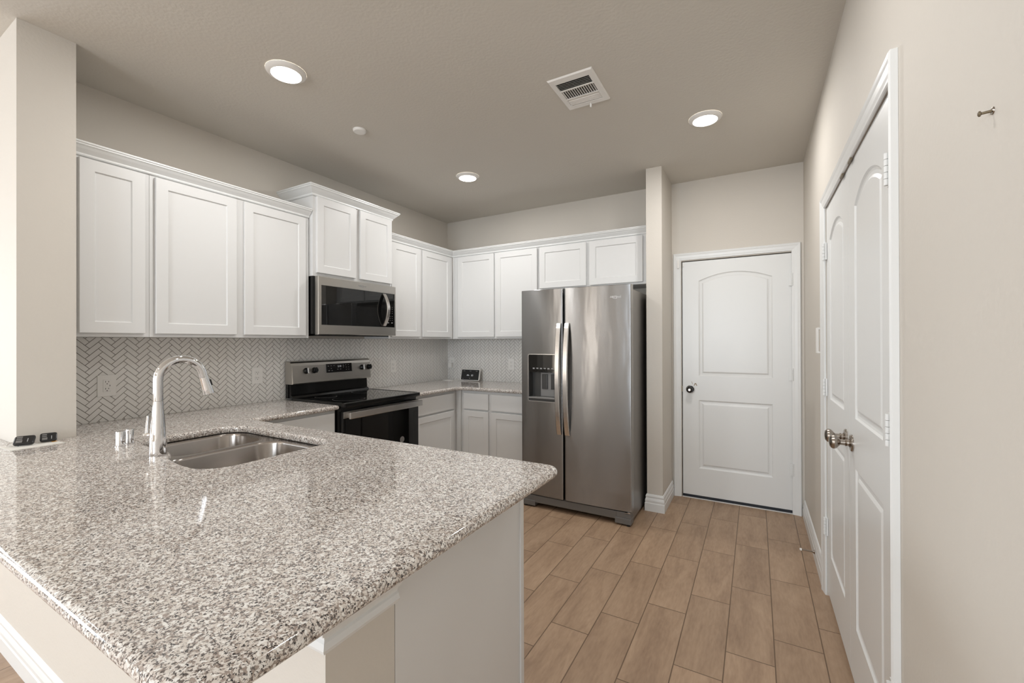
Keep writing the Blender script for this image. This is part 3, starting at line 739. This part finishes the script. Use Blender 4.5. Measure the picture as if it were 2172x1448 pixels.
def dframe(bm):
    o = rrect(DH[0]-.006, DH[2]-.006, DH[1]+.006, DH[3]+.006, .016, 5); i_ = rrect(DH[0], DH[2], DH[1], DH[3], .012, 5)
    yy = lambda u: fy_(u, 1.438, 1.8125, .006, .012)
    loft(bm, [[Vector((u, yy(u)+.001, v)) for u, v in o], [Vector((u, yy(u)-.003, v)) for u, v in o], [Vector((u, yy(u)-.003, v)) for u, v in i_], [Vector((u, yy(u)+.004, v)) for u, v in i_]], False, False)
part('dispenser_frame', dframe, HSTEEL, ds)
def fhandle(x0, x1):
    def f(bm):
        rings = []; n = 24; z0, z1 = .622, 1.497
        for k in range(n+1):
            s_ = 2*k/n-1; y = FYF-.012-.045*(1-s_*s_)**.8; z = z0+(z1-z0)*k/n
            rings.append([Vector((u, y+d, z)) for u, d in ((x0, .010), (x1, .010), (x1, -.003), (x1-.004, -.007), (x0+.004, -.007), (x0, -.003))])
        loft(bm, rings)
        for z in (z0+.004, z1-.03): box(bm, (x0+.004, FYF-.006, z), (x1-.004, FYF+.003, z+.026))
    return f
part('handle', fhandle(1.765, 1.803), HSTEEL, dl); part('handle', fhandle(1.833, 1.871), HSTEEL, dr)
text('logo', 'Whirlpool', .024, (2.231, fy_(2.231, 0, 9, 0, 0)-.0010, 1.684), (1, .0, 0), (0, 0, 1), PRINT, dr, ext=.0004, squeeze=.85)
part('logo_ring', lambda bm: swoosh(bm, (2.229, 1.682), lambda u, v, d: Vector((u, fy_(u, 0, 9, 0, 0)-.0010-d, v)), .021, .010), PRINT, dr)
def grille(bm):
    box(bm, (1.442, -.850, .040), (2.338, -.7785, .098), bev=.003)
    box(bm, (1.442, -.856, .012), (1.56, -.7785, .055), bev=.004); box(bm, (2.22, -.856, .012), (2.340, -.7785, .055), bev=.004)
    box(bm, (1.55, -.852, .096), (1.556, -.845, .072)); box(bm, (2.225, -.853, .094), (2.231, -.846, .066))
part('base_grille', grille, GPLAS, t)
for x in (2.318, 1.47): part('leveling_foot', lambda bm: lathe(bm, [(.013, .001), (.013, .008), (.007, .009), (.007, .012)], (x, -.842, 0), n=20), DPLAS, t)
part('hinge', lambda bm: (lathe(bm, [(.010, .099), (.010, .1045)], (2.325, -.853, 0), n=16), box(bm, (2.295, -.862, .0985), (2.338, -.80, .101))), HSTEEL, t)

# ------------------------------------------------------------------ doors
def panel_door(bm, u0, u1, v0, v1, d0, d1, M, panels):
    """slab with moulded panels; panels = (u0,u1,v0,v1,rise)"""
    holes = []
    for a0, a1, c0, c1, rise in panels:
        lp = [(a0, c0), (a1, c0), (a1, c1)]
        if rise:
            w_ = a1-a0; n = 14
            lp += [(a1-w_*k/n, c1+rise*(1-(2*k/n-1)**2)) for k in range(1, n)]
        lp.append((a0, c1)); holes.append(lp)
    outer = [(u0, v0), (u1, v0), (u1, v1), (u0, v1)]
    fill(bm, [outer]+holes, M, d1)
    loft(bm, [[M(p[0], p[1], d1) for p in outer], [M(p[0], p[1], d0) for p in outer]], False, True)
    for lp in holes:
        prof = [(0, d1), (-.006, d1-.006), (-.014, d1-.008), (-.026, d1-.0075), (-.036, d1-.002), (-.040, d1-.0015)]
        loft(bm, [[M(q.x, q.y, h) for q in offset_path(lp, o, True)] for o, h in prof], False, True)
CAS = [(0.0, .0005), (.060, .0005), (.060, .016), (.055, .020), (.046, .018), (.038, .015), (.020, .0125), (.010, .010), (.003, .009), (0.0, .006)]
def casing(n, u0, u1, v1, M, label):
    bm = bmesh.new(); w_ = .060
    # path follows the opening; mould sits outside it
    path = [(u0, 0.0), (u0, v1), (u1, v1), (u1, 0.0)]
    sweep(bm, path, [(-o, h) for o, h in CAS], M); return struct('trim_%d' % n, bm, TRIM, label)
casing(2, DX0-.004, DX1-.012, DZ+.006, FB, 'white moulded casing around the entry door')
casing(3, CY0-.010, CY1, CZ-.002, lambda u, v, d: FR(u, v, d), 'white moulded casing around the closet doors')
# entry door
bm = bmesh.new()
FD = lambda u, v, d: Vector((u, .045-d, v))
panel_door(bm, 2.578, 3.386, .028, 2.043, 0, .040, FD, [(2.708, 3.252, 1.055, 1.872, .062), (2.708, 3.252, .262, .848, 0)])
door = struct('door_1', bm, TRIM, 'white two-panel entry door with arched upper panel')
part('door_sweep', lambda bm: box(bm, (2.578, .002, .008), (3.386, .040, .027)), RUBBER, door)
part('threshold', lambda bm: box(bm, (2.574, -.004, .0), (3.388, .050, .006)), TRIM, door)
kb = part('door_knob', lambda bm: lathe(bm, [(.034, .0), (.034, .004), (.030, .009), (.014, .012), (.013, .030), (.020, .036), (.026, .044), (.0275, .052), (.025, .060), (.018, .064), (.0, .065)], (2.640, .004, .938), (0, -1, 0), n=36), BLACK, door, 'dark round knob with bright rose')
part('lock_cylinder', lambda bm: lathe(bm, [(.012, 0), (.012, .002), (.009, .0035)], (2.640, -.061, .938), (0, -1, 0), n=24), HSTEEL, kb)
part('rose', lambda bm: lathe(bm, [(.0365, -.0005), (.0365, .004), (.033, .007)], (2.641, .0045, .938), (0, -1, 0), n=36), HSTEEL, kb)
part('strike_plate', lambda bm: box(bm, (2.5705, -.006, .915), (2.577, .004, .965)), BRASSY, door)
def chip(bm):
    for pts in ([(2.667, .970), (2.675, .970), (2.680, .988), (2.674, .990)], [(2.674, .990), (2.680, .985), (2.690, .968), (2.695, .972), (2.684, .994)],
                [(2.648, 1.006), (2.652, 1.004), (2.660, .980), (2.656, .982)]):
        loft(bm, [[Vector((x, y, z)) for x, z in pts] for y in (.0049, .0044)])
part('chipped_patch', chip, WOOD, door)
def hinge(parent, uc, vc, M, h=.09, d=.004):
    def f(bm):
        for k in range(5): lathe(bm, [(.0065, .0), (.0065, h/5-.0012)], M(uc, vc-h/2+k*h/5, d), (0, 0, 1), n=14)
        box(bm, (uc-.022, vc-h/2, d-.0125), (uc+.022, vc+h/2, d-.0055), M)
    part('hinge', f, TRIM, parent)
for v in (1.835, 1.092, .347): hinge(door, 3.3845, v, FB, .098, .009)
# contact sensor on casing and door
t = thing('door_sensor', 'tiny white contact sensor at the top left of the entry door casing', 'sensor', (2.55, -.02, 1.99))
part('sensor_case', lambda bm: box(bm, (2.540, -.0275, 1.990), (2.557, -.0165, 2.062), bev=.003), PLAS, t)
tag(part('magnet', lambda bm: box(bm, (2.580, -.005, 2.003), (2.592, .0045, 2.038), bev=.002), PLAS, t), '', '') if False else part('magnet', lambda bm: box(bm, (2.580, -.005, 2.003), (2.592, .0045, 2.038), bev=.002), PLAS, t)
# closet doors
ym = -1.8045
CPAN = [(-2.338, -1.925, 1.055, 1.872, .060), (-2.338, -1.925, .245, .862, 0)]
CPAN2 = [(-1.688, -1.290, 1.055, 1.872, .060), (-1.688, -1.290, .245, .862, 0)]
for i, (a, b, pn, hy, ky) in enumerate(((CY0+.003, ym-.0015, CPAN, CY0+.002, -1.868), (ym+.0015, CY1-.004, CPAN2, CY1-.004, -1.740))):
    bm = bmesh.new(); FC = lambda u, v, d: Vector((XR+.038-d, u, v))
    panel_door(bm, a, b, .020, CZ-.006, 0, .034, FC, pn)
    d_ = struct('door_%d' % (i+2), bm, TRIM, ('near' if i == 0 else 'far')+' leaf of the white double closet doors')
    k = part('door_knob', lambda bm: lathe(bm, [(.013, .008), (.0125, .018), (.015, .022), (.011, .024), (.0105, .038), (.017, .044), (.0255, .051), (.0285, .059), (.0265, .067), (.019, .073), (.008, .075), (0, .0752)], (XR+.0035, ky, .950), (-1, 0, 0), n=32), NICKEL, d_, 'satin nickel egg knob')
    part('rose', lambda bm: lathe(bm, [(.033, .0), (.033, .003), (.030, .007), (.020, .008), (.014, .012)], (XR+.0035, ky, .950), (-1, 0, 0), n=32), NICKEL, k)
    for v in (1.828, 1.108, .370): hinge(d_, hy, v, FR, .09, .010)
for y, lab in ((-1.90, 'small metal catch above the near closet door leaf'), (-1.72, 'small metal catch above the far closet door leaf')):
    bm = bmesh.new(); box(bm, (XR-.008, y-.025, CZ-.012), (XR-.002, y+.025, CZ-.003)); tag(build('ball_catch', bm, BRASSY), lab, 'door catch')
# door stop on the baseboard
t = thing('door_stop', 'slim metal spring door stop with white tip on the right baseboard', 'door stop', (3.44, -.79, .06))
def spring(bm):
    pts = [(3.4385 - .060*k/90, -.797+.0045*math.cos(2*PI*k/6), .060+.0045*math.sin(2*PI*k/6)) for k in range(91)]
    tube(bm, pts, .0012, 6)
    lathe(bm, [(.013, 0), (.012, .002), (.006, .012)], (3.4445, -.797, .060), (-1, 0, 0), n=20)
part('spring', spring, NICKEL, t)
part('tip', lambda bm: lathe(bm, [(.0065, 0), (.0075, .003), (.0075, .009), (.005, .012)], (3.379, -.797, .060), (-1, 0, 0), n=20), PLAS, t)

# wall bracket by the closet, wall anchor
t = thing('wall_bracket', 'white rectangular control plate on the wall beyond the closet casing', 'wall plate', (XR-.01, -1.05, 1.28))
part('plate', lambda bm: (box(bm, (-1.095, 1.285, .0005), (-1.015, 1.428, .006), FR, bev=.001),), PLAS, t)
part('rim', lambda bm: (box(bm, (-1.095, 1.285, .006), (-1.015, 1.297, .026), FR, bev=.002), box(bm, (-1.095, 1.416, .006), (-1.015, 1.428, .026), FR, bev=.002), box(bm, (-1.095, 1.285, .022), (-1.015, 1.428, .028), FR, bev=.002)), PLAS, t)
t = thing('wall_anchor', 'small dark metal screw left sticking out of the near right wall', 'screw', (XR, -3.055, 1.72))
part('screw', lambda bm: (lathe(bm, [(.0035, 0), (.0022, .002), (.0020, .012), (.0042, .013), (.0045, .015), (.002, .0165)], (XR-.0005, -3.045, 1.7155), (-1, .25, .0), n=16)), BRASSY, t)
part('plug', lambda bm: lathe(bm, [(.0062, 0), (.0058, .0012), (.003, .002)], (XR-.0003, -3.045, 1.7155), (-1, 0, 0), n=16), NICKEL, t)

# ------------------------------------------------------------------ ceiling fittings
def downlight(x, y, label, power=9.0):
    t = thing('ceiling_light', label, 'light', (x, y, H), 'round flush ceiling lights')
    part('trim_ring', lambda bm: lathe(bm, [(.095, -.0005), (.094, -.006), (.088, -.012), (.074, -.018), (.071, -.018), (.069, -.012)], (x, y, H), (0, 0, 1), n=48, cap0=False, cap1=False), PLAS, t)
    part('lens', lambda bm: lathe(bm, [(.0715, -.0125), (.0712, -.0175), (.060, -.0185), (.0, -.0188)], (x, y, H), (0, 0, 1), n=48), LENS, t)
    l = area('lamp_glow', (x, y, H-.022), (0, 0, 0), .14, .14, power, (1.0, .985, .965), 'DISK')
downlight(1.047, -2.661, 'round ceiling light nearest the camera, above the sink')
downlight(1.039, -1.054, 'round ceiling light in front of the corner cabinets')
downlight(2.866, -1.090, 'round ceiling light in front of the entry door')
downlight(2.86, -2.70, 'round ceiling light above the photographer, out of frame', 4.0)
for q in ((1.0, -5.2), (-1.8, -5.2), (1.0, -7.2), (-1.8, -7.2)): downlight(*q, 'round ceiling light of the living area behind the photographer')
bm = bmesh.new(); lathe(bm, [(.042, -.0005), (.042, -.004), (.040, -.012), (.036, -.016), (.0, -.017)], (.890, -2.055, H), n=40)
tag(build('sprinkler_cover', bm, PLAS), 'small plain white disc on the ceiling between two lights', 'ceiling cover')
# supply vent
vx0, vx1, vy0, vy1 = 2.170, 2.420, -1.925, -1.600
t = thing('ceiling_vent', 'white square-edged ceiling air register with lever', 'vent', ((vx0+vx1)/2, (vy0+vy1)/2, H))
def vM(u, v, d): return Vector((vx0+u, vy0+v, H-d))     # v runs towards the camera
VW, VL = vx1-vx0, vy1-vy0
def vframe(bm):
    m_ = .040
    ou = [(0, 0), (VW, 0), (VW, VL), (0, VL)]; op = [(m_*.8, .045), (VW-m_*.8, .045), (VW-m_*.8, VL-.045), (m_*.8, VL-.045)]
    loft(bm, [[vM(*p, .0005) for p in ou], [vM(p[0]+(.006 if p[0] == 0 else -.006), p[1]+(.006 if p[1] == 0 else -.006), .008) for p in ou], [vM(*p, .009) for p in op], [vM(*p, .002) for p in op]], False, False)
    a, b = op[0][0], op[1][0]; v0_, v1_ = .045, VL-.045
    box(bm, (a, v0_+.068, .006), (b, v0_+.078, .010), vM); box(bm, (a, v1_-.078, .006), (b, v1_-.068, .010), vM)
part('frame', vframe, PLAS, t)
part('duct_dark_sheet', lambda bm: box(bm, (.030, .044, .0006), (VW-.030, VL-.044, .0012), vM), DARK, t)  # solid dark sheet; the shade inside the duct is put in as colour
def louv(bm):
    a, b = .034, VW-.034
    for base, sg in ((.045, -1), (VL-.045-.066, 1)):
        for k in range(5):
            v = base+.006+k*.013
            loft(bm, [[vM(u, v+.003+dv, d) for dv, d in ((0, .002), (.0012, .002), (.0012+sg*.009, .010), (sg*.009, .010))] for u in (a, b)])
    n = 14
    for k in range(n):
        u = a+.006+(b-a-.012)*k/(n-1)
        loft(bm, [[vM(u+du, v, d) for du, d in ((-.0075, .002), (-.0060, .002), (.0050, .010), (.0035, .010))] for v in (.045+.079, VL-.045-.079)])
part('louvers', louv, PLAS, t)
part('lever', lambda bm: (box(bm, (VW/2+.012, VL-.024, .009), (VW/2+.018, VL-.018, .016), vM), box(bm, (VW/2+.010, VL-.022, .014), (VW/2+.020, VL-.012, .030), vM, bev=.002)), PLAS, t)

# ------------------------------------------------------------------ key fobs on a card
cpts = [(.413, -3.505), (.540, -3.500), (.532, -3.340), (.445, -3.3505)]
bm = bmesh.new(); loft(bm, [[Vector((x, y, z)) for x, y in cpts] for z in (ZT+.0003, ZT+.0023)])
bm.verts.ensure_lookup_table()
tag(build('paper_card', bm, PAPER), 'white paper card lying under the key fobs by the wall end', 'paper')
def fob(label, c, rz, tx, ring_on, sc=1.0):
    t = thing('key_fob', label, 'key fob', c, 'key fobs on the counter')
    Mx = Matrix.Translation(Vector(c)) @ Matrix.Rotation(rz, 4, 'Z') @ Matrix.Rotation(tx, 4, 'X') @ Matrix.Scale(sc, 4)
    def P(x, y, z): return Mx @ Vector((x, y, z))
    part('case', lambda bm: loft(bm, [[P(a, b, z) for a, b in rrect(-.032+i, 0+i, .032-i, .050-i, .010, 5)] for z, i in ((0, .004), (.003, 0), (.011, 0), (.014, .004))]), FOBM, t)
    for a, b in (((-.024, .034), (-.006, .042)), ((-.024, .024), (-.006, .031)), ((-.024, .006), (-.004, .021))):
        part('button', lambda bm: box(bm, (a[0], a[1], .0141), (b[0], b[1], .0155), P, bev=.0006), GPLAS, t)
    part('logo_mark', lambda bm: box(bm, (.010, .010, .0141), (.013, .030, .0145), P), PRINTG, t)
    if ring_on:
        part('key_ring', lambda bm: tube(bm, [P(-.034+.018*math.cos(a), .006+.018*math.sin(a), -.001+.004*math.sin(a)) for a in [2*PI*k/24 for k in range(25)]], .0012, 8), HSTEEL, t)
    return t
# the camera sees them from the right-front; each is propped up facing it
fob('black key fob with metal ring, left one on the paper card', (.470, -3.449, ZT+.0035), math.radians(66), math.radians(38), True, .94)
fob('black key fob standing tilted, right one beside the orange mark', (.462, -3.374, ZT+.0035), math.radians(74), math.radians(52), False, .80)
bm = bmesh.new(); loft(bm, [[Vector((x, y, z)) for x, y in ((.440, -3.362), (.475, -3.366), (.470, -3.348), (.446, -3.3515))] for z in (ZT+.0025, ZT+.0033)])
tag(build('orange_tag', bm, ORANGE), 'small orange paper tag beside the right key fob', 'tag')
